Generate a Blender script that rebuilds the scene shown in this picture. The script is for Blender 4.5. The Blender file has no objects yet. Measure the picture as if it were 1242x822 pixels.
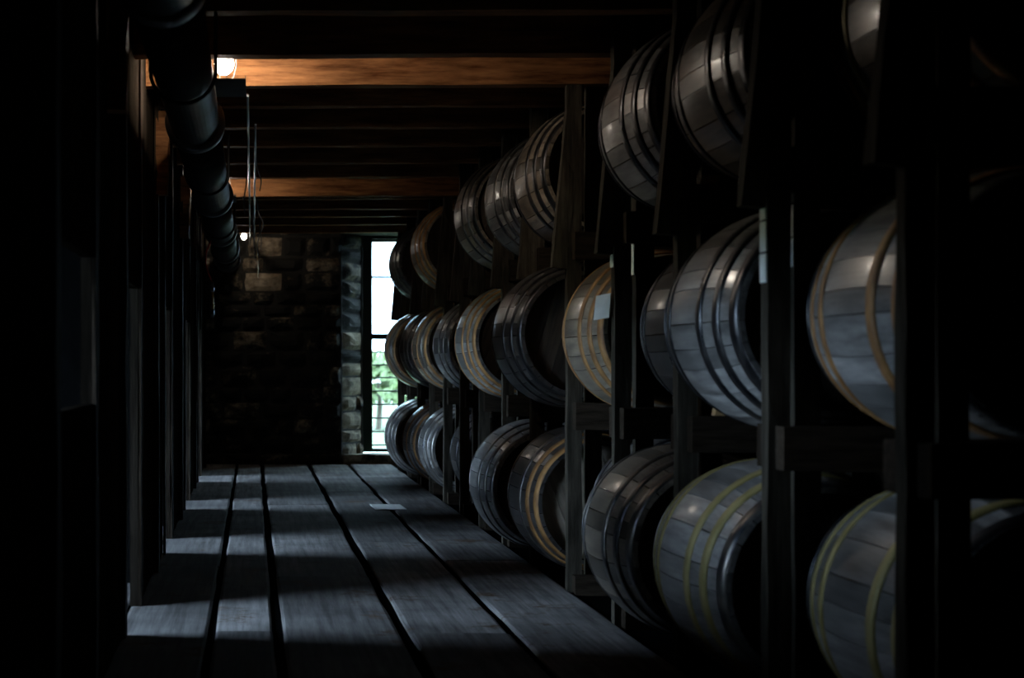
import bpy, bmesh, math, random
from mathutils import Vector, Matrix
random.seed(11)
PI = math.pi
C = 0.97                                   # camera height above the aisle floor
sc = bpy.context.scene

# ---------------------------------------------------------------- camera
cam = bpy.data.cameras.new('camera')
cam.sensor_width = 36.0
cam.lens = 36.0 * 2000.0 / 1242.0
cam.shift_x = (621 - 306) / 1242.0
cam.shift_y = (443 - 411) / 1242.0
cam.clip_start = 0.05
cam.clip_end = 300
camo = bpy.data.objects.new('camera', cam)
sc.collection.objects.link(camo)
camo.location = (0, 0, C)
camo.rotation_euler = (PI / 2, 0, 0)
cam.dof.use_dof = True
cam.dof.focus_distance = 8.5
cam.dof.aperture_fstop = 3.6
sc.camera = camo

# ---------------------------------------------------------------- world, exposure
SKY = 44.0
LAMP_W = 17.0
w = bpy.data.worlds.new('overcast_sky'); sc.world = w
w.use_nodes = True
bg = w.node_tree.nodes['Background']
bg.inputs['Color'].default_value = (0.52, 0.70, 1.0, 1)
bg.inputs['Strength'].default_value = SKY
vs = sc.view_settings
vs.view_transform = 'Standard'; vs.look = 'None'; vs.gamma = 1.0
vs.exposure = 0.08
try: vs.use_curve_mapping = False
except Exception: pass
sc.display_settings.display_device = 'sRGB'
sc.cycles.use_denoising = True
sc.cycles.max_bounces = 6
sc.cycles.diffuse_bounces = 2
sc.cycles.glossy_bounces = 3
sc.cycles.transparent_max_bounces = 12
sc.cycles.caustics_reflective = False
sc.cycles.caustics_refractive = False
sc.cycles.sample_clamp_indirect = 3.0

# openings of the left side: (window y0, y1, sill z, head z)
PITCH_L = 2.6
OPEN = [(3.86, 4.72)] + [(5.93 + PITCH_L * n, 6.64 + PITCH_L * n) for n in range(0, 4)]
WINL = [(3.3, 4.72)] + [(4.88 + PITCH_L * n, 6.6 + PITCH_L * n) for n in range(0, 4)]
XO = -2.55                                  # inner face of the outer left wall
WZ0, WZ1 = 0.30, 1.85
HZ0, HZ1 = 0.80, 1.85                       # the first, half-boarded opening

def portal(name, loc, rot, sx, sy):
    l = bpy.data.lights.new(name, 'AREA'); l.shape = 'RECTANGLE'
    l.size = sx; l.size_y = sy; l.cycles.is_portal = True
    o = bpy.data.objects.new(name, l); sc.collection.objects.link(o)
    o.location = loc; o.rotation_euler = rot
    return o
for i, (a, b) in enumerate(WINL):
    z0, z1 = (HZ0, HZ1) if i == 0 else (WZ0, WZ1)
    portal('daylight_portal', (XO - 0.33, (a + b) / 2, (z0 + z1) / 2), (0, -PI / 2, 0), z1 - z0, b - a)
portal('daylight_portal', (1.42, 16.62, C + 0.23), (-PI / 2, 0, 0), 0.66, 2.15)

# ---------------------------------------------------------------- helpers
col = sc.collection
def link(name, me, parent=None, mat=None):
    o = bpy.data.objects.new(name, me); col.objects.link(o)
    if parent is not None: o.parent = parent
    if mat is not None and me is not None:
        if len(me.materials) == 0: me.materials.append(mat)
        else:
            o.material_slots[0].link = 'OBJECT'; o.material_slots[0].material = mat
    return o
def empty(name, loc=(0, 0, 0)):
    o = bpy.data.objects.new(name, None); col.objects.link(o); o.location = loc
    o.empty_display_size = 0.1
    return o
def tag(o, label=None, cat=None, group=None, kind=None):
    if label: o['label'] = label
    if cat: o['category'] = cat
    if group: o['group'] = group
    if kind: o['kind'] = kind
    return o

class MB:
    def __init__(s): s.v = []; s.f = []; s.sm = []
    def add(s, vs_, fs, smooth=False):
        b = len(s.v); s.v += [tuple(p) for p in vs_]
        for f in fs: s.f.append(tuple(i + b for i in f)); s.sm.append(smooth)
    def box(s, x0, x1, y0, y1, z0, z1):
        s.add([(x0,y0,z0),(x1,y0,z0),(x1,y1,z0),(x0,y1,z0),(x0,y0,z1),(x1,y0,z1),(x1,y1,z1),(x0,y1,z1)],
              [(0,3,2,1),(4,5,6,7),(0,1,5,4),(1,2,6,5),(2,3,7,6),(3,0,4,7)])
    def prism(s, pts, z0, z1):
        n = len(pts)
        s.add([(p[0], p[1], z0) for p in pts] + [(p[0], p[1], z1) for p in pts],
              [tuple(range(n))[::-1], tuple(range(n, 2 * n))] + [(i, (i+1) % n, n + (i+1) % n, n + i) for i in range(n)])
    def timber(s, a, b, wx, wy, seg=6, jit=0.003, up=(0, 0, 1)):
        # rough sawn timber from a to b, section wx x wy
        a = Vector(a); b = Vector(b); d = (b - a).normalized()
        u = Vector(up) if abs(d.dot(Vector(up))) < 0.9 else Vector((0, 1, 0))
        sx = d.cross(u).normalized(); sy = sx.cross(d).normalized()
        vv = []
        for i in range(seg + 1):
            p = a.lerp(b, i / seg)
            for (cx, cy) in ((-1,-1),(1,-1),(1,1),(-1,1)):
                vv.append(p + sx * (cx * wx / 2 + random.uniform(-jit, jit)) + sy * (cy * wy / 2 + random.uniform(-jit, jit)))
        ff = [(3, 2, 1, 0), tuple(seg * 4 + k for k in range(4))]
        for i in range(seg):
            for k in range(4):
                ff.append((i*4+k, i*4+(k+1)%4, (i+1)*4+(k+1)%4, (i+1)*4+k))
        s.add(vv, ff)
    def tube(s, pts, r, n=8, cap=True, smooth=True):
        pts = [Vector(p) for p in pts]; rings = []
        rr = r if isinstance(r, (list, tuple)) else [r] * len(pts)
        up = None
        for i, p in enumerate(pts):
            d = (pts[min(i+1, len(pts)-1)] - pts[max(i-1, 0)]).normalized()
            if up is None: up = Vector((0,0,1)) if abs(d.z) < 0.9 else Vector((0,1,0))
            x = d.cross(up).normalized(); y = x.cross(d).normalized(); up = y
            rings.append([p + x * (rr[i] * math.cos(2*PI*k/n)) + y * (rr[i] * math.sin(2*PI*k/n)) for k in range(n)])
        vv = [q for R_ in rings for q in R_]; ff = []
        for i in range(len(pts) - 1):
            for k in range(n): ff.append((i*n+k, i*n+(k+1)%n, (i+1)*n+(k+1)%n, (i+1)*n+k))
        s.add(vv, ff, smooth)
        if cap:
            s.add(rings[0], [tuple(range(n))[::-1]]); s.add(rings[-1], [tuple(range(n))])
    def lathe(s, prof, n=24, axis='z', c=(0,0,0), smooth=True, closed=False):
        vv = []; m = len(prof)
        for (r, h) in prof:
            for k in range(n):
                a = 2*PI*k/n
                if axis == 'z': vv.append((c[0]+r*math.cos(a), c[1]+r*math.sin(a), c[2]+h))
                else: vv.append((c[0]+r*math.cos(a), c[1]+h, c[2]+r*math.sin(a)))
        ff = []
        for i in range(m if closed else m - 1):
            j = (i + 1) % m
            for k in range(n): ff.append((i*n+k, i*n+(k+1)%n, j*n+(k+1)%n, j*n+k))
        s.add(vv, ff, smooth)
    def mesh(s, name):
        me = bpy.data.meshes.new(name); me.from_pydata(s.v, [], s.f); me.update()
        for p, q in zip(me.polygons, s.sm): p.use_smooth = q
        bm = bmesh.new(); bm.from_mesh(me); bmesh.ops.recalc_face_normals(bm, faces=bm.faces); bm.to_mesh(me); bm.free()
        return me
    def build(s, name, mat, parent=None): return link(name, s.mesh(name), parent, mat)

# ---------------------------------------------------------------- materials
def newmat(name):
    m = bpy.data.materials.new(name); m.use_nodes = True
    nt = m.node_tree; b = nt.nodes['Principled BSDF']
    return m, nt, b
def N(nt, t, **k):
    n = nt.nodes.new(t)
    for a, v in k.items():
        if hasattr(n, a): setattr(n, a, v)
        else: n.inputs[a].default_value = v
    return n
def wood(name, c0, c1, scale=(1, 1, 1), rough=0.6, rnd=0.35, bump=0.25, grain=9.0, spec=0.4, rough_var=0.15, dirt=None):
    """wood grain along the axis whose scale is smallest, object-space; brightness varies piece by piece"""
    m, nt, b = newmat(name); L = nt.links
    tc = N(nt, 'ShaderNodeTexCoord'); oi = N(nt, 'ShaderNodeObjectInfo')
    mp = N(nt, 'ShaderNodeMapping'); mp.inputs['Scale'].default_value = scale
    off = N(nt, 'ShaderNodeVectorMath', operation='SCALE'); off.inputs[0].default_value = (37.0, 51.0, 23.0)
    L.new(oi.outputs['Random'], off.inputs['Scale'])
    ad = N(nt, 'ShaderNodeVectorMath', operation='ADD')
    L.new(tc.outputs['Object'], ad.inputs[0]); L.new(off.outputs[0], ad.inputs[1]); L.new(ad.outputs[0], mp.inputs['Vector'])
    n1 = N(nt, 'ShaderNodeTexNoise'); n1.inputs['Scale'].default_value = grain; n1.inputs['Detail'].default_value = 7; n1.inputs['Roughness'].default_value = 0.65
    L.new(mp.outputs[0], n1.inputs['Vector'])
    n2 = N(nt, 'ShaderNodeTexNoise'); n2.inputs['Scale'].default_value = 2.3; n2.inputs['Detail'].default_value = 5
    L.new(ad.outputs[0], n2.inputs['Vector'])
    cr = N(nt, 'ShaderNodeValToRGB')
    cr.color_ramp.elements[0].position = 0.32; cr.color_ramp.elements[0].color = (*c0, 1)
    cr.color_ramp.elements[1].position = 0.70; cr.color_ramp.elements[1].color = (*c1, 1)
    L.new(n1.outputs[0], cr.inputs[0])
    mr = N(nt, 'ShaderNodeMapRange'); mr.inputs['To Min'].default_value = 1 - rnd; mr.inputs['To Max'].default_value = 1 + rnd
    L.new(oi.outputs['Random'], mr.inputs['Value'])
    m2 = N(nt, 'ShaderNodeMapRange'); m2.inputs['From Min'].default_value = 0.3; m2.inputs['From Max'].default_value = 0.7
    m2.inputs['To Min'].default_value = 0.6; m2.inputs['To Max'].default_value = 1.25
    L.new(n2.outputs[0], m2.inputs['Value'])
    mu = N(nt, 'ShaderNodeMath', operation='MULTIPLY'); L.new(mr.outputs[0], mu.inputs[0]); L.new(m2.outputs[0], mu.inputs[1])
    vm = N(nt, 'ShaderNodeVectorMath', operation='SCALE'); L.new(cr.outputs[0], vm.inputs[0]); L.new(mu.outputs[0], vm.inputs['Scale'])
    outc = vm.outputs[0]
    if dirt:
        n3 = N(nt, 'ShaderNodeTexNoise'); n3.inputs['Scale'].default_value = dirt[1]; n3.inputs['Detail'].default_value = 8; n3.inputs['Roughness'].default_value = 0.7
        L.new(ad.outputs[0], n3.inputs['Vector'])
        r3 = N(nt, 'ShaderNodeValToRGB'); r3.color_ramp.elements[0].position = dirt[2]; r3.color_ramp.elements[1].position = dirt[2] + 0.1
        L.new(n3.outputs[0], r3.inputs[0])
        mx = N(nt, 'ShaderNodeMix', data_type='RGBA'); L.new(r3.outputs[0], mx.inputs[0]); L.new(outc, mx.inputs[6]); mx.inputs[7].default_value = (*dirt[0], 1)
        outc = mx.outputs[2]
    L.new(outc, b.inputs['Base Color'])
    m3 = N(nt, 'ShaderNodeMapRange'); m3.inputs['To Min'].default_value = rough - rough_var; m3.inputs['To Max'].default_value = rough + rough_var
    L.new(n1.outputs[0], m3.inputs['Value']); L.new(m3.outputs[0], b.inputs['Roughness'])
    b.inputs['Specular IOR Level'].default_value = spec
    bp = N(nt, 'ShaderNodeBump'); bp.inputs['Strength'].default_value = bump; bp.inputs['Distance'].default_value = 0.01
    L.new(n1.outputs[0], bp.inputs['Height']); L.new(bp.outputs[0], b.inputs['Normal'])
    return m
def metal(name, c0, c1, rough=0.45, metallic=0.8, scale=14.0, thr=0.5, bump=0.15):
    m, nt, b = newmat(name); L = nt.links
    tc = N(nt, 'ShaderNodeTexCoord'); n = N(nt, 'ShaderNodeTexNoise'); n.inputs['Scale'].default_value = scale; n.inputs['Detail'].default_value = 8
    oi = N(nt, 'ShaderNodeObjectInfo')
    off = N(nt, 'ShaderNodeVectorMath', operation='SCALE'); off.inputs[0].default_value = (13.0, 31.0, 17.0); L.new(oi.outputs['Random'], off.inputs['Scale'])
    ad = N(nt, 'ShaderNodeVectorMath', operation='ADD'); L.new(tc.outputs['Object'], ad.inputs[0]); L.new(off.outputs[0], ad.inputs[1])
    L.new(ad.outputs[0], n.inputs['Vector'])
    cr = N(nt, 'ShaderNodeValToRGB'); cr.color_ramp.elements[0].position = thr - 0.12; cr.color_ramp.elements[1].position = thr + 0.12
    cr.color_ramp.elements[0].color = (*c0, 1); cr.color_ramp.elements[1].color = (*c1, 1)
    L.new(n.outputs[0], cr.inputs[0]); L.new(cr.outputs[0], b.inputs['Base Color'])
    b.inputs['Metallic'].default_value = metallic
    mr = N(nt, 'ShaderNodeMapRange'); mr.inputs['To Min'].default_value = rough - 0.15; mr.inputs['To Max'].default_value = rough + 0.2
    L.new(n.outputs[0], mr.inputs['Value']); L.new(mr.outputs[0], b.inputs['Roughness'])
    bp = N(nt, 'ShaderNodeBump'); bp.inputs['Strength'].default_value = bump; bp.inputs['Distance'].default_value = 0.005
    L.new(n.outputs[0], bp.inputs['Height']); L.new(bp.outputs[0], b.inputs['Normal'])
    return m
def plain(name, c, rough=0.7, metallic=0.0, var=0.25, scale=20.0, spec=0.4, bump=0.1):
    m, nt, b = newmat(name); L = nt.links
    tc = N(nt, 'ShaderNodeTexCoord'); n = N(nt, 'ShaderNodeTexNoise'); n.inputs['Scale'].default_value = scale; n.inputs['Detail'].default_value = 5
    L.new(tc.outputs['Object'], n.inputs['Vector'])
    cr = N(nt, 'ShaderNodeValToRGB'); cr.color_ramp.elements[0].position = 0.3; cr.color_ramp.elements[1].position = 0.7
    cr.color_ramp.elements[0].color = tuple(x * (1 - var) for x in c) + (1,); cr.color_ramp.elements[1].color = tuple(min(1, x * (1 + var)) for x in c) + (1,)
    L.new(n.outputs[0], cr.inputs[0]); L.new(cr.outputs[0], b.inputs['Base Color'])
    b.inputs['Roughness'].default_value = rough; b.inputs['Metallic'].default_value = metallic; b.inputs['Specular IOR Level'].default_value = spec
    bp = N(nt, 'ShaderNodeBump'); bp.inputs['Strength'].default_value = bump; bp.inputs['Distance'].default_value = 0.004
    L.new(n.outputs[0], bp.inputs['Height']); L.new(bp.outputs[0], b.inputs['Normal'])
    return m
def emit(name, c, s):
    m, nt, b = newmat(name)
    b.inputs['Base Color'].default_value = (*c, 1); b.inputs['Emission Color'].default_value = (*c, 1); b.inputs['Emission Strength'].default_value = s
    return m
def glass(name, tint=(0.93, 0.96, 0.94)):
    m = bpy.data.materials.new(name); m.use_nodes = True; nt = m.node_tree; nt.nodes.clear()
    o = N(nt, 'ShaderNodeOutputMaterial'); t = N(nt, 'ShaderNodeBsdfTransparent'); t.inputs[0].default_value = (*tint, 1)
    g = N(nt, 'ShaderNodeBsdfGlossy'); g.inputs['Roughness'].default_value = 0.05
    n = N(nt, 'ShaderNodeTexNoise'); n.inputs['Scale'].default_value = 9
    r = N(nt, 'ShaderNodeMapRange'); r.inputs['To Min'].default_value = 0.03; r.inputs['To Max'].default_value = 0.08
    nt.links.new(n.outputs[0], r.inputs['Value'])
    mx = N(nt, 'ShaderNodeMixShader'); nt.links.new(r.outputs[0], mx.inputs[0]); nt.links.new(t.outputs[0], mx.inputs[1]); nt.links.new(g.outputs[0], mx.inputs[2])
    nt.links.new(mx.outputs[0], o.inputs[0])
    return m

M = {}
M['plank'] = wood('floor_plank_wood', (0.10, 0.092, 0.087), (0.25, 0.232, 0.22), (5, 0.22, 5), 0.85, 0.3, 0.25, 7.0, 0.02, dirt=((0.10, 0.062, 0.038), 3.2, 0.57))
M['underfloor'] = plain('underfloor_dirt', (0.003, 0.003, 0.003), 0.95, spec=0.0)
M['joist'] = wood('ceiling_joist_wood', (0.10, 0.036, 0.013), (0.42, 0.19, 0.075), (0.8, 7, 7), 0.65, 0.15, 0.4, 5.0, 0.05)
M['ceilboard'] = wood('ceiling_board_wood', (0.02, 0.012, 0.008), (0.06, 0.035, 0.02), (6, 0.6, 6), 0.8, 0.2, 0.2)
M['rackwood'] = wood('rack_timber', (0.02, 0.017, 0.013), (0.095, 0.08, 0.06), (7, 7, 0.7), 0.8, 0.25, 0.3, 6.0, 0.03)
M['railwood'] = wood('rail_timber', (0.015, 0.011, 0.008), (0.05, 0.036, 0.025), (0.7, 7, 7), 0.8, 0.3, 0.3, spec=0.03)
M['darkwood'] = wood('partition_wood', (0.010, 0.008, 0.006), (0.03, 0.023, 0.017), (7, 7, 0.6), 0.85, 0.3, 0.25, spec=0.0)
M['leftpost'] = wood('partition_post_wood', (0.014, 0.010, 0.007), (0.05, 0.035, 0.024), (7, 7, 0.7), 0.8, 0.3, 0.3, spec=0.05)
M['tar'] = plain('tarred_boards', (0.004, 0.004, 0.004), 0.95, spec=0.0)  # near-black finish so the added light screens stay dark
M['head_pale'] = wood('pale_barrel_head_oak', (0.16, 0.125, 0.095), (0.36, 0.29, 0.22), (7, 7, 0.6), 0.65, 0.25, 0.2, 5.0, 0.3)  # lightened oak: the light on one barrel head is put in its colour
M['stone'] = None
M['mortar'] = plain('old_mortar', (0.02, 0.018, 0.015), 0.95, scale=30)
M['glass'] = glass('window_glass')
M['grimy'] = glass('grimy_window_glass', (0.58, 0.62, 0.58))  # tinted to hold back daylight through the end window
M['frame'] = plain('dark_green_frame_paint', (0.012, 0.03, 0.022), 0.5)
M['iron'] = metal('black_iron', (0.012, 0.012, 0.012), (0.03, 0.025, 0.02), 0.6, 0.3)
M['pipe'] = metal('pipe_steel', (0.006, 0.006, 0.0065), (0.026, 0.019, 0.015), 0.5, 0.0, 6.0)
M['pipe'].node_tree.nodes['Principled BSDF'].inputs['Specular IOR Level'].default_value = 0.03
M['collar'] = metal('pipe_collar_steel', (0.03, 0.03, 0.034), (0.08, 0.07, 0.062), 0.4, 0.2, 9.0)
M['cable'] = plain('black_cable', (0.02, 0.02, 0.02), 0.4, spec=0.6)
M['cable_grey'] = plain('grey_cable', (0.10, 0.095, 0.09), 0.4, spec=0.6)
M['cable_red'] = plain('red_cable', (0.45, 0.03, 0.02), 0.45)
M['brass'] = metal('brass_fitting', (0.25, 0.15, 0.05), (0.4, 0.26, 0.1), 0.35, 0.9)
M['zinc'] = metal('zinc_fitting', (0.3, 0.32, 0.34), (0.5, 0.52, 0.55), 0.35, 0.9)
M['paper'] = plain('white_paper', (0.72, 0.72, 0.68), 0.8, var=0.08)
M['oldpaper'] = plain('weathered_paper', (0.80, 0.83, 0.80), 0.8, var=0.1)
M['chock'] = wood('fresh_wood_block', (0.42, 0.24, 0.1), (0.6, 0.38, 0.18), (1, 8, 8), 0.7, 0.15)
M['socket'] = plain('white_porcelain', (0.55, 0.53, 0.5), 0.35)
M['lawn'] = plain('lawn_grass', (0.10, 0.12, 0.06), 0.9, var=0.5, scale=1.3)
M['leaf'] = plain('shrub_leaves', (0.12, 0.16, 0.065), 0.7, var=0.5, scale=6)
M['bark'] = plain('shrub_bark', (0.1, 0.08, 0.06), 0.9)
# barrel woods and hoops (old varnish gives the staves a faint gloss)
M['stave_grey'] = wood('stave_weathered_grey', (0.09, 0.083, 0.077), (0.33, 0.31, 0.29), (7, 0.7, 7), 0.37, 0.55, 0.2, 5.0, 0.5, 0.12)
M['stave_brown'] = wood('stave_brown_oak', (0.085, 0.066, 0.05), (0.31, 0.245, 0.18), (7, 0.7, 7), 0.34, 0.5, 0.2, 5.0, 0.5, 0.12)
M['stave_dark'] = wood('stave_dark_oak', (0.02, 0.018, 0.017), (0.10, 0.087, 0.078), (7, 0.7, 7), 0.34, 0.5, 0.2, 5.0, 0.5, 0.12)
for k_ in ('stave_grey', 'stave_brown', 'stave_dark'):
    pb = M[k_].node_tree.nodes['Principled BSDF']; pb.inputs['Coat Weight'].default_value = 0.25; pb.inputs['Coat Roughness'].default_value = 0.16
M['head'] = wood('barrel_head_oak', (0.02, 0.015, 0.011), (0.075, 0.052, 0.036), (7, 7, 0.6), 0.65, 0.25, 0.2, 5.0, 0.3)
M['hoop_dark'] = metal('hoop_dark_steel', (0.025, 0.025, 0.028), (0.075, 0.068, 0.066), 0.30, 0.8)
M['hoop_grey'] = metal('hoop_grey_steel', (0.07, 0.07, 0.077), (0.2, 0.175, 0.15), 0.32, 0.8)
M['hoop_rust'] = metal('hoop_rusty', (0.20, 0.085, 0.025), (0.42, 0.21, 0.07), 0.55, 0.2)
M['hoop_yellow'] = metal('hoop_ochre_rust', (0.24, 0.19, 0.06), (0.36, 0.28, 0.11), 0.55, 0.2)

def stone_mat(name='mould_blackened_stone', lo=-0.28, hi=-0.02):
    m, nt, b = newmat(name); L = nt.links
    tc = N(nt, 'ShaderNodeTexCoord'); geo = N(nt, 'ShaderNodeNewGeometry'); oi = N(nt, 'ShaderNodeObjectInfo')
    n1 = N(nt, 'ShaderNodeTexNoise'); n1.inputs['Scale'].default_value = 14; n1.inputs['Detail'].default_value = 9; n1.inputs['Roughness'].default_value = 0.7
    L.new(geo.outputs['Position'], n1.inputs['Vector'])
    cr = N(nt, 'ShaderNodeValToRGB')
    cr.color_ramp.elements[0].position = 0.3; cr.color_ramp.elements[0].color = (0.12, 0.085, 0.05, 1)
    cr.color_ramp.elements[1].position = 0.7; cr.color_ramp.elements[1].color = (0.46, 0.38, 0.27, 1)
    L.new(n1.outputs[0], cr.inputs[0])
    # black mould in patches
    n2 = N(nt, 'ShaderNodeTexNoise'); n2.inputs['Scale'].default_value = 5.0; n2.inputs['Detail'].default_value = 9; n2.inputs['Roughness'].default_value = 0.72
    L.new(geo.outputs['Position'], n2.inputs['Vector'])
    r2 = N(nt, 'ShaderNodeValToRGB'); r2.color_ramp.elements[0].position = 0.40; r2.color_ramp.elements[1].position = 0.60
    mx0 = N(nt, 'ShaderNodeMath', operation='ADD'); L.new(n2.outputs[0], mx0.inputs[0])
    mr = N(nt, 'ShaderNodeMapRange'); mr.inputs['To Min'].default_value = lo; mr.inputs['To Max'].default_value = hi
    L.new(oi.outputs['Random'], mr.inputs['Value']); L.new(mr.outputs[0], mx0.inputs[1])
    L.new(mx0.outputs[0], r2.inputs[0])
    mx = N(nt, 'ShaderNodeMix', data_type='RGBA'); L.new(r2.outputs[0], mx.inputs[0]); mx.inputs[6].default_value = (0.014, 0.013, 0.011, 1); L.new(cr.outputs[0], mx.inputs[7])
    L.new(mx.outputs[2], b.inputs['Base Color']); b.inputs['Roughness'].default_value = 0.85; b.inputs['Specular IOR Level'].default_value = 0.25
    bp = N(nt, 'ShaderNodeBump'); bp.inputs['Strength'].default_value = 0.6; bp.inputs['Distance'].default_value = 0.02
    L.new(n1.outputs[0], bp.inputs['Height']); L.new(bp.outputs[0], b.inputs['Normal'])
    return m
M['stone'] = stone_mat()
M['stone_pale'] = stone_mat('pale_rubble_stone', -0.02, 0.16)  # lighter stone with lamp and window light put in its colour

# ================================================================ THE SETTING
Y_END = 16.2; Y_NEAR = -1.6; X_R = 2.75; Z_CEIL = C + 1.52
XE = 1.368                                  # right edge of the plank floor

# ---- floor: dark bed and planks
m = MB(); m.box(XO - 0.4, X_R + 0.3, Y_NEAR - 0.3, Y_END + 0.4, -0.25, -0.014)
floor = m.build('floor', M['underfloor']); tag(floor, 'dark floor of wide worn wooden planks along the aisle', None, None, 'structure')
cols = [(-2.55, -2.1), (-2.09, -1.65), (-1.64, -1.27), (-1.26, -0.87), (-0.86, -0.50), (-0.49, -0.160), (-0.138, 0.078), (0.110, 0.535), (0.571, 0.931), (0.958, XE)]
joints = {5: [1.5, 4.9, 8.0, 11.9], 6: [2.9, 6.02, 9.5, 13.2], 7: [0.6, 3.9, 7.6, 11.5, 14.6], 8: [2.2, 5.97, 9.04, 12.7], 9: [1.2, 4.6, 8.2, 11.0, 14.3]}
for ci, (x0, x1) in enumerate(cols):
    js = [Y_NEAR] + joints.get(ci, [2.0, 5.5, 9.3, 12.6]) + [Y_END - 0.01]
    for a, b in zip(js[:-1], js[1:]):
        m = MB(); n = max(3, int((b - a) / 0.35)); top = random.uniform(-0.003, 0.002)
        rows = []
        jw = lambda: random.uniform(-0.0045, 0.0045)
        for i in range(n + 1):
            y = a + 0.003 + (b - a - 0.006) * i / n
            rows.append([(x0 + jw(), y, -0.045), (x0 + 0.004 + jw() , y, top - 0.004), (x0 + 0.014, y, top), ((x0 + x1) / 2, y, top + random.uniform(-0.002, 0.0015)), (x1 - 0.014, y, top), (x1 - 0.004 + jw(), y, top - 0.004), (x1 + jw(), y, -0.045)])
        vv = [p for r in rows for p in r]; ff = []
        for i in range(n):
            for k in range(6): ff.append((i*7+k, (i+1)*7+k, (i+1)*7+k+1, i*7+k+1))
        ff += [tuple(range(7)), tuple(n*7 + k for k in range(7))[::-1]]
        m.add(vv, ff)
        m.build('plank', M['plank'], floor)

# ---- ceiling and joists
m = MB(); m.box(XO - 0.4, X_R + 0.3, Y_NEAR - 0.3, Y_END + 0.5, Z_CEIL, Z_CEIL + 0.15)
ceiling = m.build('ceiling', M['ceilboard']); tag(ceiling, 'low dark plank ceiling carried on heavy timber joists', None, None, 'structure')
JOIST0, JP = 7.10, 0.75
k = -10
while JOIST0 + JP * k < Y_END - 0.2:
    y = JOIST0 + JP * k
    if y > Y_NEAR + 0.2:
        m = MB(); t = random.uniform(-0.004, 0.012)
        bot = C + 1.20 + t; 
        if k == 0: bot = C + 1.205
        elif k == -1: bot = C + 1.195
        elif k == 6: bot = C + 1.19
        elif k > 0: bot += 0.035
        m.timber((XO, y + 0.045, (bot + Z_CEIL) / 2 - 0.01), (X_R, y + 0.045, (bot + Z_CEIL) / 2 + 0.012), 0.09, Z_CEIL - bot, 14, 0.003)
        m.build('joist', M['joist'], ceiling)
    k += 1

# ---- right and near walls
m = MB(); m.box(X_R, X_R + 0.3, Y_NEAR - 0.3, Y_END + 0.4, -0.25, Z_CEIL + 0.1)
tag(m.build('wall_right', M['darkwood']), 'dark board wall behind the barrel rack', None, None, 'structure')
m = MB(); m.box(XO - 0.4, X_R, Y_NEAR - 0.3, Y_NEAR, -0.25, Z_CEIL + 0.1)
tag(m.build('wall_near', M['darkwood']), 'dark wall at the near end of the aisle', None, None, 'structure')

# ---- outer left wall with window openings
m = MB(); xa, xb = XO - 0.4, XO
ys = [Y_NEAR] + [v for ab in WINL for v in ab] + [Y_END + 0.4]
for i in range(0, len(ys), 2): m.box(xa, xb, ys[i], ys[i+1], -0.25, Z_CEIL + 0.1)
for i, (a, b) in enumerate(WINL):
    z0, z1 = (HZ0, HZ1) if i == 0 else (WZ0, WZ1)
    m.box(xa, xb, a, b, -0.25, z0); m.box(xa, xb, a, b, z1, Z_CEIL + 0.1)
tag(m.build('wall_left', M['mortar']), 'dark stone outer wall with small windows', None, None, 'structure')
for i, (a, b) in enumerate(WINL):
    z0, z1 = (HZ0, HZ1) if i == 0 else (WZ0, WZ1)
    e = empty('window_%d' % (i + 2), (XO - 0.25, (a + b) / 2, z0)); tag(e, 'small daylit window in the outer left wall', None, None, 'structure')
    h = z1 - z0; wd = b - a; t = 0.045
    m = MB(); m.box(-0.03, 0.03, -wd/2, wd/2, 0, t); m.box(-0.03, 0.03, -wd/2, wd/2, h - t, h)
    m.box(-0.03, 0.03, -wd/2, -wd/2 + t, t, h - t); m.box(-0.03, 0.03, wd/2 - t, wd/2, t, h - t)
    m.build('window_frame', M['frame'], e)
    m = MB(); m.box(-0.003, 0.003, -wd/2 + t, wd/2 - t, t, h - t); m.build('pane', M['glass'], e)

# ---- far stone wall with splayed window opening
X0i, X0o, X1o, X1i = 0.875, 1.10, 1.78, 2.05
WS, WH = 0.10, C + 1.30
m = MB()
m.prism([(XO - 0.4, Y_END), (X0i, Y_END), (X0o, Y_END + 0.36), (X0o, Y_END + 0.45), (XO - 0.4, Y_END + 0.45)], -0.25, Z_CEIL + 0.1)
m.prism([(X1i, Y_END), (X_R + 0.3, Y_END), (X_R + 0.3, Y_END + 0.45), (X1o, Y_END + 0.45), (X1o, Y_END + 0.36)], -0.25, Z_CEIL + 0.1)
m.prism([(X0i, Y_END), (X1i, Y_END), (X1o, Y_END + 0.45), (X0o, Y_END + 0.45)], -0.25, WS - 0.06)
m.prism([(X0i, Y_END), (X1i, Y_END), (X1o, Y_END + 0.45), (X0o, Y_END + 0.45)], WH, Z_CEIL + 0.1)
far = m.build('wall_far', M['mortar']); tag(far, 'mould-blackened rubble stone wall at the end of the aisle', None, None, 'structure')
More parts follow.
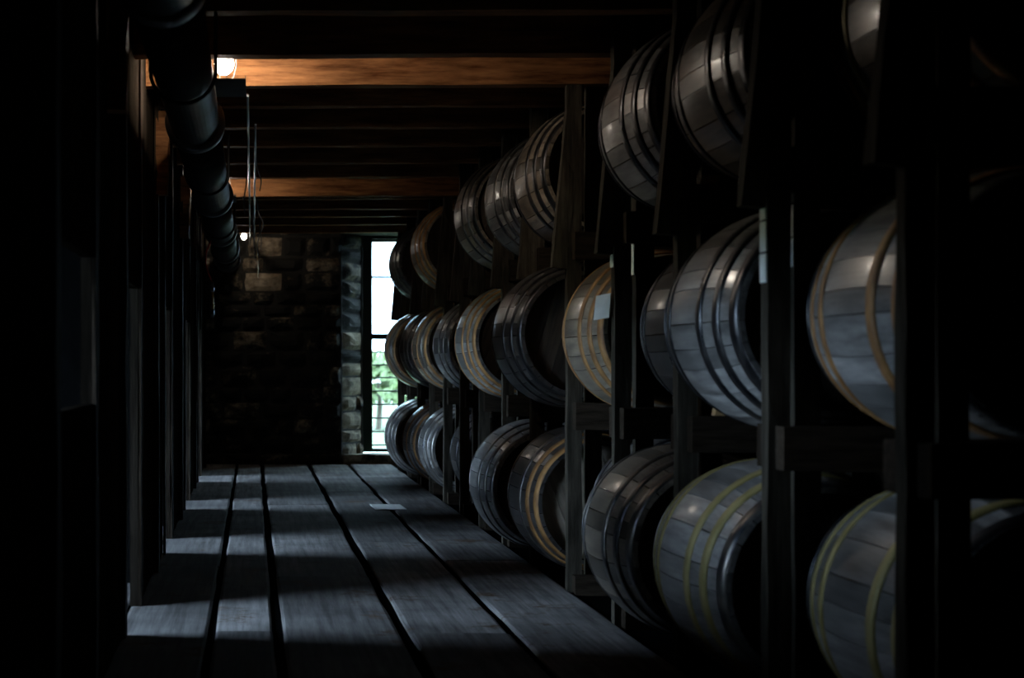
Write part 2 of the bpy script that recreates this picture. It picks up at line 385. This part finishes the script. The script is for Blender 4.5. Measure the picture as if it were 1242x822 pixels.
def stone_mesh(seed):
    rnd = random.Random(seed); v = []; f = []; n = 4
    for j in range(n + 1):
        for i in range(n + 1):
            u, t = i / n - 0.5, j / n - 0.5
            edge = max(abs(u), abs(t)) * 2
            inset = 0.94 - 0.06 * (abs(u * t) * 4)
            d = -(1 - edge ** 3) * 0.8 - rnd.uniform(0, 0.28) * (1 if edge < 0.9 else 0.3)
            v.append((u * inset + rnd.uniform(-0.02, 0.02), d, t * inset + rnd.uniform(-0.03, 0.03)))
    for j in range(n):
        for i in range(n):
            a = j * (n + 1) + i; f.append((a, a + 1, a + n + 2, a + n + 1))
    ring = [i for i in range(n)] + [n + (n + 1) * j for j in range(n)] + [(n + 1) * n + i for i in range(n, 0, -1)] + [(n + 1) * j for j in range(n, 0, -1)]
    b = len(v)
    for q in ring: v.append((v[q][0], 0.5, v[q][2]))
    for q in range(len(ring)):
        f.append((ring[q], b + q, b + (q + 1) % len(ring), ring[(q + 1) % len(ring)]))
    mm = MB(); mm.add(v, f); return mm.mesh('stone')
stones = [stone_mesh(s) for s in range(10)]
for s_ in stones: s_.materials.append(M['stone'])
def lay(ax, bx, place, wmin, wmax, zmax, seed):
    rnd = random.Random(seed); z = 0.0
    while z < zmax:
        h = min(rnd.uniform(0.10, 0.21), zmax - z)
        if zmax - z - h < 0.06: h = zmax - z
        x = ax - rnd.uniform(0, 0.1) * (0 if seed == 2 else 1)
        while x < bx - 0.02:
            wd = rnd.uniform(wmin, wmax)
            if bx - x - wd < 0.1: wd = bx - x
            place(x, x + wd, z, h, rnd); x += wd
        z += h
def place_face(x0, x1, z, h, rnd):
    x0 = max(x0, -0.60); wd = x1 - x0
    if wd < 0.04: return
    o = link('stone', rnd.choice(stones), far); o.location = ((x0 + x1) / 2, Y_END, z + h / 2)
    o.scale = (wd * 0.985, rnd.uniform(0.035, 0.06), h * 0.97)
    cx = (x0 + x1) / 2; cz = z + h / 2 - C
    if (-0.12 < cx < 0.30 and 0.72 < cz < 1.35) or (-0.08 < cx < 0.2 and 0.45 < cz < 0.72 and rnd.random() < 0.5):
        o.material_slots[0].link = 'OBJECT'; o.material_slots[0].material = M['stone_pale']  # the lamp's pool of light painted as lighter stones
lay(-0.58, X0i, place_face, 0.16, 0.42, Z_CEIL, 1)
ja = math.atan2(0.36, X0o - X0i); jl = math.hypot(0.36, X0o - X0i)
def place_jamb(x0, x1, z, h, rnd):
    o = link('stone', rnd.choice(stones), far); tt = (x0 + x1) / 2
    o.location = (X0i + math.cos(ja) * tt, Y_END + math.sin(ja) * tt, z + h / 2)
    if z + h / 2 < C - 0.02 or rnd.random() < 0.2: o.material_slots[0].link = 'OBJECT'; o.material_slots[0].material = M['stone_pale']  # lower jamb lightened to paint in the window light
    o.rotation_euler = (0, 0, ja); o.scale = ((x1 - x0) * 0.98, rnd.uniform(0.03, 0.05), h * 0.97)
lay(0.0, jl, place_jamb, 0.3, 0.6, WH, 2)
# stone sill
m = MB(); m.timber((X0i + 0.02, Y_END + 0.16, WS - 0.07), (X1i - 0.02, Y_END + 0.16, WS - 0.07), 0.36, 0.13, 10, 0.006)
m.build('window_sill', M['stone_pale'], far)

# ---- far window
YW = Y_END + 0.40
win = empty('window_1', ((X0o + X1o) / 2, YW, WS)); tag(win, 'tall narrow daylit window with dark frame and iron bars', None, None, 'structure')
hw = (X1o - X0o) / 2; H = WH - WS
def wz(y): return C + (443 - y) * YW / 2000.0 - WS         # height in the window of a row of the photograph's grid
m = MB(); m.box(-hw, -hw + 0.105, -0.04, 0.04, 0, H); m.box(hw - 0.105, hw, -0.04, 0.04, 0, H); m.box(-hw + 0.105, hw - 0.105, -0.04, 0.04, H - 0.03, H); m.box(-hw + 0.105, hw - 0.105, -0.04, 0.04, 0, 0.035)
m.build('window_frame', M['frame'], win)
m = MB(); zc = wz(408); m.box(-hw + 0.105, hw - 0.105, -0.035, 0.035, zc - 0.028, zc + 0.028); m.build('meeting_rail', M['frame'], win)
for yy, t in ((292, 0.014), (336, 0.011)):
    m = MB(); z = wz(yy); m.box(-hw + 0.105, hw - 0.105, -0.02, 0.02, z - t, z + t); m.build('muntin', M['frame'], win)
for yy in (427, 442, 458, 473.5, 490, 506.5, 523, 539):
    m = MB(); z = wz(yy); m.tube([(-hw + 0.10, -0.03, z + random.uniform(-.004, .004)), (hw - 0.10, -0.03, z + random.uniform(-.004, .004))], 0.0075, 8); m.build('bar', M['iron'], win)
m = MB(); m.box(-hw + 0.105, hw - 0.105, 0.004, 0.009, zc, H - 0.03); m.build('pane', M['grimy'], win)
m = MB(); m.box(-hw + 0.105, hw - 0.105, 0.014, 0.019, 0.035, zc); m.build('pane', M['grimy'], win)
m = MB(); m.tube([(-hw + 0.004, -0.06, 0.0), (-hw - 0.004, -0.065, 0.7), (-hw + 0.002, -0.06, 1.4), (-hw, -0.06, H)], 0.008, 6); m.build('cord', M['cable_grey'], win)

# ---- plank partition on the left with doorways
XP0, XP1, XPP = -0.490, -0.458, -0.447
part = empty('plank_partition', (XP0, 6, 0)); tag(part, 'black plank partition with square posts along the aisle opposite the barrels', 'partition')
def pbox(name, mat, x0, x1, y0, y1, z0, z1):
    m = MB(); m.box(x0 - XP0, x1 - XP0, y0 - 6, y1 - 6, z0, z1); return m.build(name, mat, part)
ends = [Y_NEAR] + [v for ab in OPEN for v in ab] + [Y_END]
ZT = Z_CEIL; ZH = 1.28
for i in range(0, len(ends), 2):
    a, b = ends[i], ends[i+1]; n = max(1, round((b - a) / 0.23))
    for q in range(n):
        y0 = a + (b - a) * q / n; y1 = a + (b - a) * (q + 1) / n
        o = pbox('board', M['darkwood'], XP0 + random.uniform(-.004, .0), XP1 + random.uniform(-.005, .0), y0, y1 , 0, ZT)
for i, (a, b) in enumerate(OPEN):
    for q in range(3):
        y0 = a + (b - a) * q / 3; y1 = a + (b - a) * (q + 1) / 3
        pbox('board', M['darkwood'], XP0, XP1, y0, y1, ZH, ZT)
        if i == 0: pbox('board', M['darkwood'], XP0, XP1, y0, y1, 0, 0.86)
    for yy in (a - 0.09, b):
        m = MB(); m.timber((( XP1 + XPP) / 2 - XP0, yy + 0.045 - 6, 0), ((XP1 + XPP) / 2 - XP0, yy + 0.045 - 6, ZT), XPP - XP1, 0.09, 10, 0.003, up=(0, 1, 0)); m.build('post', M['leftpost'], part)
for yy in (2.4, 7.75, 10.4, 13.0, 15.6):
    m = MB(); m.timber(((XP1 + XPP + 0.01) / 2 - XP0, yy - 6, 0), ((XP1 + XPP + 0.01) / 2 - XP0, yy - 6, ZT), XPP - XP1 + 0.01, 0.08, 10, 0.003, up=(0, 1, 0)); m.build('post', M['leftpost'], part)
# screens added behind the partition to block stray daylight between bays
for yy in (2.0, 4.76, 7.36, 9.96, 12.56, 15.16):
    for q in range(8):
        xa_ = XO + (XP0 - XO) * q / 8; xb_ = XO + (XP0 - XO) * (q + 1) / 8
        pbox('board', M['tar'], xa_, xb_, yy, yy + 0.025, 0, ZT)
# corbel blocks under the joists
for yy in (5.2, 7.75, 10.4):
    m = MB(); m.timber((XPP + 0.02 - XP0, yy - 6, C + 0.80), (XPP + 0.03 - XP0, yy - 6, C + 1.19), 0.06, 0.08, 4, 0.006, up=(0, 1, 0)); m.build('corbel', M['joist'], part)

# ---- outdoors
m = MB(); m.box(-60, 60, Y_NEAR - 40, 110, -0.75, -0.35)
tag(m.build('lawn', M['lawn']), 'bright green lawn outside the building', None, None, 'structure')

# ================================================================ BARRELS
RB, RH, LB = 0.33, 0.276, 0.80
def rad(y): return RB - (RB - RH) * (abs(y) / (LB / 2)) ** 2
NSEQ = [1.2, .85, 1.0, 1.35, .8, 1.05, .95, 1.25, .8, 1.15, 1.0, .9, 1.3] * 2
tot = sum(NSEQ)
WCL = sorted(set(NSEQ))
def stave_mesh(wrel):
    a = PI * wrel / tot; m = MB(); ns = 12; na = 2; g = 0.0016
    ysq = [(-LB/2) + LB * i / ns for i in range(ns + 1)]
    outer = []; inner = []
    for y in ysq:
        ro = rad(y); ri = ro - 0.026
        if abs(abs(y) - LB/2) < 1e-6: ri = ro - 0.016
        aa = a - g / ro
        outer += [(ro * math.sin(t), y, ro * math.cos(t)) for t in (-aa, 0, aa)]
        inner += [(ri * math.sin(t), y, ri * math.cos(t)) for t in (-aa, 0, aa)]
    f = []
    for i in range(ns):
        for k in range(2): f.append((i*3+k, i*3+k+1, (i+1)*3+k+1, (i+1)*3+k))
    m.add(outer, f, True); m.add(inner, [q[::-1] for q in f], True)
    side = []; fs = []
    for i in range(ns + 1): side += [outer[i*3], inner[i*3]]
    for i in range(ns): fs.append((2*i, 2*i+1, 2*i+3, 2*i+2))
    m.add(side, fs); side = []
    for i in range(ns + 1): side += [outer[i*3+2], inner[i*3+2]]
    m.add(side, [q[::-1] for q in fs])
    m.add(outer[:3] + inner[:3], [(0, 1, 4, 3), (1, 2, 5, 4)]); m.add(outer[-3:] + inner[-3:], [(3, 4, 1, 0), (4, 5, 2, 1)])
    me = bpy.data.meshes.new('stave'); me.from_pydata(m.v, [], m.f); me.update()
    for p, q in zip(me.polygons, m.sm): p.use_smooth = q
    me.materials.append(M['stave_grey']); return me
STAVE = {wc: stave_mesh(wc) for wc in WCL}
HOOPS = []
for yc, hw_ in ((0.376, 0.022), (0.278, 0.020), (0.165, 0.020)):
    for sgn in (-1, 1):
        m = MB(); y0, y1 = yc - hw_, yc + hw_; t = 0.0035
        m.lathe([(rad(y0) - 0.001, sgn*y0), (rad(y0) + t, sgn*y0), (rad(yc) + t + .0005, sgn*yc), (rad(y1) + t, sgn*y1), (rad(y1) - 0.001, sgn*y1)], 56, 'y', smooth=False)
        me = m.mesh('hoop')
        for p in me.polygons: p.use_smooth = True
        me.materials.append(M['hoop_dark']); HOOPS.append(me)
def head_board(i, n):
    R = 0.2555; x0 = -R + 2*R*i/n + 0.001; x1 = -R + 2*R*(i+1)/n - 0.001; m = MB(); pts = []
    seg = 5
    for q in range(seg + 1):
        x = x0 + (x1 - x0) * q / seg; pts.append((x, math.sqrt(max(0, R*R - x*x))))
    poly = pts + [(x, -z) for x, z in pts[::-1]]
    k = len(poly)
    m.add([(x, -0.009, z) for x, z in poly] + [(x, 0.009, z) for x, z in poly], [tuple(range(k)), tuple(range(k, 2*k))[::-1]] + [(j, (j+1) % k, k + (j+1) % k, k + j) for j in range(k)])
    me = m.mesh('head_board'); me.materials.append(M['head']); return me
HB = [head_board(i, 6) for i in range(6)]
m = MB(); m.lathe([(0.0001, -0.006), (0.022, -0.006), (0.024, 0.0), (0.024, 0.012)], 12, 'y', smooth=False); BUNG = m.mesh('bung'); BUNG.materials.append(M['chock'])

PITCH, Y0 = 0.92, 3.95
TIER = [C - 0.607, C + 0.135, C + 0.865]
m = MB(); m.lathe([(.0005, -.004), (.2545, -.004), (.2545, .004), (.0005, .004)], 32, 'y', smooth=False); HEADBACK = m.mesh('head'); HEADBACK.materials.append(M['head'])
def barrel(slot, tier, x, sm, hm, label, group=None, pale=False):
    y = Y0 + PITCH * slot; rnd = random.Random(slot * 7 + tier * 101)
    e = empty('barrel', (x, y, TIER[tier])); e.rotation_euler = (0, rnd.uniform(0, 2*PI), 0)
    tag(e, label, 'barrel', group)
    ang = 0.0
    for wc in NSEQ:
        half = PI * wc / tot
        o = link('stave', STAVE[wc], e); o.rotation_euler = (0, ang + half, 0); ang += 2 * half
        if sm != 'stave_grey': o.material_slots[0].link = 'OBJECT'; o.material_slots[0].material = M[sm]
    hms = hm if isinstance(hm, (list, tuple)) else [hm] * 3
    for i, h in enumerate(HOOPS):
        o = link('hoop', h, e); o.material_slots[0].link = 'OBJECT'; o.material_slots[0].material = M[hms[i // 2]]
    for sg in (-1, 1):
        hd = link('head', HEADBACK, e); hd.location = (0, sg * (LB / 2 - 0.058), 0)
        hd.rotation_euler = (0, 0 if sg > 0 else -e.rotation_euler.y + rnd.uniform(-.5, .5), 0)
        for i in range(6):
            o = link('head_board', HB[i], hd); o.location = (0, sg * 0.013, 0)
            if pale: o.material_slots[0].link = 'OBJECT'; o.material_slots[0].material = M['head_pale']
    return e
G = {0: 'barrels on the lowest tier of the rack', 1: 'barrels on the middle tier of the rack', 2: 'barrels on the top tier of the rack'}
TN = ['lowest', 'middle', 'top']
ORD = ['first', 'second', 'third', 'fourth', 'fifth', 'sixth', 'seventh', 'eighth', 'ninth', 'tenth', 'eleventh', 'twelfth']
D, GR, RU, YE = 'hoop_dark', 'hoop_grey', 'hoop_rust', 'hoop_yellow'
BAR = [  # slot, tier, x, stave, hoops, look
 (0, 0, 1.740, 'stave_grey', [D, YE, YE], 'pale patchy barrel with ochre hoops'),
 (1, 0, 1.560, 'stave_grey', [GR, YE, YE], 'large grey barrel with yellow-edged hoops'),
 (2, 0, 1.520, 'stave_brown', [GR, GR, GR], 'large brown-grey barrel with dull grey hoops'),
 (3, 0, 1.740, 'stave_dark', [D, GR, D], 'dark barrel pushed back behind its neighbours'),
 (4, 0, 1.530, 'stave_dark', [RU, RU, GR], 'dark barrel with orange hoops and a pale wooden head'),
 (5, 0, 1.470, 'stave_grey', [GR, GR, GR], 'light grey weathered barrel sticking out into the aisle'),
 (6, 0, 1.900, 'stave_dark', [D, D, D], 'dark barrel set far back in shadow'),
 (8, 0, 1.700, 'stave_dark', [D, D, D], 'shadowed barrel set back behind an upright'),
 (9, 0, 1.570, 'stave_grey', [GR, GR, GR], 'grey barrel with grey hoops'),
 (10, 0, 1.535, 'stave_grey', [RU, GR, RU], 'bluish grey barrel with thin rusty hoops'),
 (11, 0, 1.464, 'stave_grey', [GR, GR, GR], 'grey barrel next to the window'),
 (0, 1, 1.740, 'stave_grey', [D, RU, RU], 'pale patchy barrel with bright rusty hoops'),
 (1, 1, 1.595, 'stave_grey', [D, D, D], 'large grey barrel with black hoops'),
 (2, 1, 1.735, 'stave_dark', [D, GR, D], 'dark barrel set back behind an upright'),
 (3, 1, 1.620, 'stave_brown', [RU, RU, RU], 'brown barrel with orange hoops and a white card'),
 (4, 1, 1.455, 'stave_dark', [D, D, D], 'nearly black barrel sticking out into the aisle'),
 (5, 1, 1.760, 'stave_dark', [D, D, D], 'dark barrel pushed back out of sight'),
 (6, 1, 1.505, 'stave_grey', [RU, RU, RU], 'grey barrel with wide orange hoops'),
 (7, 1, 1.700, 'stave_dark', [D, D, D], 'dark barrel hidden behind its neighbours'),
 (8, 1, 1.580, 'stave_grey', [GR, GR, GR], 'light brown barrel with grey hoops'),
 (9, 1, 1.525, 'stave_brown', [RU, GR, RU], 'brown barrel with tan hoops'),
 (10, 1, 1.510, 'stave_dark', [GR, GR, GR], 'dark bluish barrel with grey hoops'),
 (11, 1, 1.462, 'stave_brown', [RU, GR, RU], 'tan barrel next to the window'),
 (0, 2, 1.800, 'stave_brown', [RU, RU, YE], 'brown barrel with ochre hoops set back in the dark'),
 (1, 2, 1.620, 'stave_brown', [D, D, D], 'large glossy brown barrel with black hoops'),
 (2, 2, 1.580, 'stave_grey', [D, D, D], 'glossy pale barrel with black hoops'),
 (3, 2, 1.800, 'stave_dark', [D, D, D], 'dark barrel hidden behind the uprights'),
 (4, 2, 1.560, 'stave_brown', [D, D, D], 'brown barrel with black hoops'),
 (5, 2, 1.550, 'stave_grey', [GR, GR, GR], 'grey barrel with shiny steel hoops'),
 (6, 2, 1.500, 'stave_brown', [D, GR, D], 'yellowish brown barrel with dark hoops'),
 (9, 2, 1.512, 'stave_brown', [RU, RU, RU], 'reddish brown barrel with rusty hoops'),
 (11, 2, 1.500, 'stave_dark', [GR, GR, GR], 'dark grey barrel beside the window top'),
]
for n_, (sl, ti, x, smn, hm, look) in enumerate(BAR):
    place = ['on the lowest tier', 'on the middle tier', 'on the top tier'][ti]
    barrel(sl, ti, x, smn, hm, look + ' ' + place, G[ti], 'pale wooden head' in look)

# ================================================================ RACK
rack = empty('barrel_rack', (1.4, 8, 0)); tag(rack, 'tall timber barrel rack of uprights and rails in three tiers', 'rack')
RO = Vector((1.4, 8, 0))
def rt(name, a, b, wx, wy, mat, seg=8, jit=0.0025, up=(0, 1, 0)):
    m = MB(); m.timber(Vector(a) - RO, Vector(b) - RO, wx, wy, seg, jit, up); return m.build(name, mat, rack)
for k in range(-1, 14):
    yb = Y0 + PITCH * k - PITCH / 2
    if yb > 15.9: continue
    rt('post', (1.392, yb - 0.029, -0.014), (1.392 + random.uniform(-.004, .004), yb - 0.029, Z_CEIL), 0.062, 0.055, M['rackwood'], 14)
    rt('post', (1.487, yb + 0.029, -0.014), (1.487 + random.uniform(-.004, .004), yb + 0.029, Z_CEIL), 0.07, 0.055, M['rackwood'], 14)
    rt('post', (2.30, yb, -0.014), (2.30, yb, Z_CEIL), 0.08, 0.08, M['rackwood'], 4)
    rt('brace', (1.325, yb - 0.028, C + 0.42), (1.418, yb - 0.028, C + 1.42), 0.062, 0.056, M['rackwood'], 8)
for k in range(-1, 13):
    yk = Y0 + PITCH * k
    for ti in range(3):
        top = TIER[ti] - rad(0.36) - 0.009; hgt = 0.115 if ti else top + 0.014
        for s in (-1, 1):
            yy = yk + s * 0.365
            rt('rail', (1.378 + random.uniform(0, .012), yy, top - hgt / 2), (2.45, yy, top - hgt / 2), 0.07, hgt, M['railwood'], 6, 0.002, up=(0, 0, 1))
# paper strips pasted down the uprights
def strip(xf, yb, z0, z1):
    m = MB(); n = 4
    for i in range(n):
        a = z0 + (z1 - z0) * i / n
    m.box(xf - 0.004 - RO.x, xf - RO.x, yb - 0.026 - RO.y, yb + 0.026 - RO.y, z0, z1 - 0.004)
    m.build('paper_label', M['oldpaper'], rack)
yb1 = Y0 + PITCH - PITCH / 2
for a, b in ((.22, .30), (.302, .385), (.387, .47)): strip(1.3595, yb1 - .029, C + a, C + b)
for a, b in ((.265, .345), (.347, .435), (.437, .515)): strip(1.4505, yb1 + .029, C + a, C + b)
yb3 = Y0 + PITCH * 3 - PITCH / 2
strip(1.4505, yb3 + .029, C + .345, C + .49); strip(1.3595, yb3 - .029, C + .37, C + .45)

# wooden wedges lying on the rails
def chock(x, y, z, label, sx=0.055, sz=0.042):
    m = MB(); m.add([(-sx/2, -.02, 0), (sx/2, -.02, 0), (sx/2, .02, 0), (-sx/2, .02, 0), (-sx/2 + .006, -.02, sz), (sx/2 + .004, -.02, sz * 1.02), (sx/2 + .004, .02, sz), (-sx/2 + .006, .02, sz * .95)],
        [(0,3,2,1),(4,5,6,7),(0,1,5,4),(1,2,6,5),(2,3,7,6),(3,0,4,7)])
    o = m.build('wooden_wedge', M['chock']); o.location = (x, y, z); tag(o, label, 'wedge', 'loose wooden wedges on the rails'); return o
rz = [TIER[i] - rad(0.36) - 0.008 for i in range(3)]
chock(1.45, Y0 + PITCH + 0.365, rz[2], 'small tan wooden wedge on the rail below the largest glossy brown barrel', 0.05, 0.032)
chock(1.50, Y0 + PITCH + 0.365, rz[1], 'orange wooden wedge on the rail below the black-hooped large grey barrel', 0.075, 0.03)
chock(1.425, Y0 + PITCH * 4 + 0.365, rz[1], 'orange wooden wedge on the rail below the nearly black barrel', 0.05, 0.03)
chock(1.44, Y0 + PITCH * 6 + 0.365, rz[1], 'small wooden wedge on the rail below the orange-hooped grey barrel', 0.04, 0.03)

# white card on a barrel head
m = MB(); m.add([(-.038, 0, -.05), (.03, .004, -.042), (.04, 0, .05), (-.03, .004, .042), (-.038, .003, -.05), (.03, .007, -.042), (.04, .003, .05), (-.03, .007, .042)],
    [(0,1,2,3),(7,6,5,4),(0,4,5,1),(1,5,6,2),(2,6,7,3),(3,7,4,0)])
o = m.build('paper_card', M['paper']); o.location = (1.322, Y0 + PITCH * 3 - PITCH / 2 - 0.012, C + 0.222); o.rotation_euler = (0, 0, -0.85); tag(o, 'white paper card tucked at the rim of an orange-hooped barrel', 'card')
# pale sheet on the floor
m = MB(); m.add([(-.10, -.2, 0), (.11, -.19, 0), (.10, .2, 0), (-.11, .19, 0), (-.10, -.2, .003), (.11, -.19, .004), (.10, .2, .003), (-.11, .19, .005)],
    [(3,2,1,0),(4,5,6,7),(0,1,5,4),(1,2,6,5),(2,3,7,6),(3,0,4,7)])
o = m.build('paper_sheet', M['paper']); o.location = (0.925, 11.25, 0.003); tag(o, 'pale flat paper sheet lying on the floor planks', 'paper')

# ================================================================ OVERHEAD PIPE
PX, PZ, PR = -0.235, C + 1.0, 0.105
pipe = empty('steam_pipe', (PX, 7, PZ)); tag(pipe, 'fat overhead steel pipe with flanged collars below the joists', 'pipe')
secs = [-1.55, 1.6, 4.26, 6.8, 9.75, 12.2, 14.2, 15.5, 16.15]
for a, b in zip(secs[:-1], secs[1:]):
    m = MB(); pr = PR + random.uniform(-.006, .004)
    m.lathe([(pr * .9, a - 7), (pr, a - 7), (pr, b - 7), (pr * .9, b - 7)], 40, 'y'); m.build('pipe_section', M['pipe'], pipe)
for a in secs[1:-1]:
    m = MB(); m.lathe([(PR - .01, a - .045 - 7), (PR + .014, a - .045 - 7), (PR + .019, a - .03 - 7), (PR + .019, a + .03 - 7), (PR + .014, a + .045 - 7), (PR - .01, a + .045 - 7)], 40, 'y'); m.build('collar', M['collar'], pipe)
for a in (2.6, 5.6, 8.6, 11.6, 14.6):
    m = MB()
    pts = [(math.cos(t) * (PR + .006), a - 7, math.sin(t) * (PR + .006)) for t in [PI + PI * i / 14 for i in range(15)]]
    pts = [(-(PR + .006), a - 7, .2)] + pts + [((PR + .006), a - 7, .2)]
    m.tube(pts, 0.007, 6); m.build('hanger', M['iron'], pipe)

# ================================================================ LAMPS
def lamp(x, y, z, p, label, s=1.0):
    e = empty('hanging_lamp', (x, y, z)); e.scale = (s, s, s); tag(e, label, 'lamp', 'bare bulbs below the joists')
    m = MB(); m.lathe([(.0005, -.062), (.018, -.058), (.034, -.042), (.041, -.02), (.037, .0), (.025, .02), (.015, .034), (.013, .04)], 20); m.build('bulb', emit('bulb_glow', (1.0, 0.89, 0.75), p * 18.0 / s ** 2), e)
    m = MB(); m.lathe([(.0005, .10), (.012, .10), (.02, .09), (.023, .07), (.023, .045), (.019, .036), (.0005, .036)], 16); m.build('socket', M['socket'], e)
    m = MB(); m.tube([(0, 0, .10), (.002, 0, .17), (-.004, 0, (Z_CEIL - z) / s)], .004, 6); m.build('cord', M['cable_grey'], e)
    if s == 1.0:
        m = MB(); m.box(-.085, .09, -.115, .33, -.099, -.095); m.box(-.085, -.082, -.115, .33, -.095, -.085); m.box(.087, .09, -.115, .33, -.095, -.085); m.build('drip_plate', M['iron'], e)  # added plate that keeps the bulb's light off the floor
    for q in range(4):
        t = q * PI / 2 + .4; c_, s_ = math.cos(t), math.sin(t)
        m = MB(); m.tube([(.02*c_, .02*s_, .06), (.05*c_, .05*s_, .03), (.056*c_, .056*s_, -.02), (.042*c_, .042*s_, -.07), (0.003*c_, 0.003*s_, -.09)], .0016, 5); m.build('guard_wire', M['iron'], e)
    return e
lamp(-0.116, 6.72, C + 1.245, LAMP_W, 'bright bare bulb in wire guard beside the nearest stretch of fat pipe')
lamp(-0.20, 11.25, C + 1.24, LAMP_W * 0.3, 'bare bulb in wire guard hidden behind the fat pipe')
lamp(-0.078, 15.55, C + 1.225, LAMP_W * 0.18, 'small bare bulb in wire guard close to the stone wall', 0.6)

# ================================================================ CABLES
def cable(pts, r, mat, label, name='cable', group=None):
    b = Vector(pts[0]); m = MB()
    # smooth the polyline
    P = [Vector(p) for p in pts]; Q = []
    for i in range(len(P) - 1):
        p0 = P[max(i-1, 0)]; p1 = P[i]; p2 = P[i+1]; p3 = P[min(i+2, len(P)-1)]
        for t in (0, .25, .5, .75):
            Q.append(0.5 * ((2*p1) + (p2-p0)*t + (2*p0-5*p1+4*p2-p3)*t*t + (3*p1-p0-3*p2+p3)*t**3))
    Q.append(P[-1]); m.tube([q - b for q in Q], r, 6)
    o = m.build(name, mat); o.location = b; tag(o, label, 'cable', group); return o
zj = C + 1.19
cable([(-0.02, yy, zj - 0.012 - 0.03 * (i % 2)) for i, yy in enumerate([7.2, 7.8, 8.4, 9, 9.8, 10.6, 11.4, 12.2, 13, 13.8, 14.6, 15.4, 16.1])], .006, M['cable'], 'black power cable sagging along under the joists beside the pipe')
cable([(0.015, yy, zj - 0.02 - 0.045 * (i % 2)) for i, yy in enumerate([8, 8.6, 9.2, 9.9, 10.6, 11.3, 12, 12.7, 13.4, 14.1, 14.9, 15.5, 16.1])], .006, M['cable_grey'], 'grey cable looping along under the joists beside the pipe')
for i, (x, y, l_, b_, mt) in enumerate([(0.02, 9.35, .20, .03, 'cable_grey'), (-0.03, 9.9, .28, -.02, 'cable'), (0.03, 12.0, .22, .05, 'cable_grey'), (0.05, 12.8, .30, .02, 'cable'), (0.07, 13.9, .26, -.03, 'cable_grey'), (0.03, 14.6, .42, .02, 'brass'), (0.0, 13.2, .34, .02, 'cable')]):
    lb = ['short grey wire end hanging from the joists over the aisle', 'black wire hanging close against the fat pipe', 'grey wire dangling past the joist with a slight hook', 'long black wire dangling right of the pipe', 'bent grey wire dangling near the stone wall', 'long tan cord hanging in front of the lit stones', 'black wire dangling below the middle bulb'][i]
    cable([(x, y, zj + .05), (x + b_ * .3, y, zj - l_ * .35), (x + b_, y + .01, zj - l_ * .7), (x + b_ * .7, y, zj - l_)], .004, M[mt], lb, 'wire', 'wires hanging from the joists')
# red cord with a hanging connector
YC = 12.0
e = empty('pendant_connector', (-0.33, YC, C + 0.60)); tag(e, 'red cord with grey and brass connector hanging from the pipe', 'connector')
m = MB(); m.tube([(.03, 0, .31), (-.005, 0, .22), (-.01, 0, .14), (.015, 0, .06), (.04, 0, .0)], .006, 6); m.build('cord', M['cable_red'], e)
m = MB(); m.lathe([(.0005, .005), (.011, .005), (.013, -.04), (.016, -.05), (.016, -.06), (.010, -.065), (.0005, -.066)], 12, c=(.04, 0, 0)); m.build('plug', M['zinc'], e)
m = MB(); m.lathe([(.0005, -.06), (.010, -.06), (.010, -.15), (.013, -.155), (.013, -.19), (.0005, -.192)], 12, c=(.04, 0, 0)); m.build('stem', M['brass'], e)
m = MB(); m.lathe([(.0005, -.19), (.014, -.19), (.014, -.25), (.0005, -.252)], 12, c=(.04, 0, 0)); m.build('cap', M['cable'], e)

# ================================================================ OUTDOOR SHRUBS
def shrub(x, y, r, h, seed, label):
    rnd = random.Random(seed); e = empty('shrub', (x, y, -0.35)); tag(e, label, 'shrub', 'shrubs on the lawn outside')
    m = MB()
    for q in range(420):
        th = rnd.uniform(0, 2*PI); ph = math.acos(rnd.uniform(-.6, 1)); rr = rnd.uniform(.55, 1.0)
        c = Vector((math.cos(th)*math.sin(ph)*r*rr, math.sin(th)*math.sin(ph)*r*rr, h*.55 + math.cos(ph)*h*.45*rr))
        u = Vector((rnd.uniform(-1,1), rnd.uniform(-1,1), rnd.uniform(-1,1))).normalized(); v = u.orthogonal().normalized(); s = rnd.uniform(.10, .2)
        m.add([c - u*s, c + v*s*.6 + u*.2*s, c + u*s, c - v*s*.6 + u*.2*s], [(0,1,2,3)])
    m.build('foliage', M['leaf'], e)
    m = MB(); m.tube([(0,0,-.02), (.03,0,h*.3), (0,.02,h*.6)], [.06,.05,.03], 8); m.build('stem', M['bark'], e)
shrub(2.6, 34, 1.0, 1.6, 1, 'low leafy shrub on the lawn seen through the bars beside a taller one')
shrub(3.9, 36, 1.2, 2.1, 2, 'taller leafy shrub on the lawn seen through the window bars')
shrub(1.6, 38, 1.3, 1.9, 3, 'broad leafy shrub on the lawn left of the others')
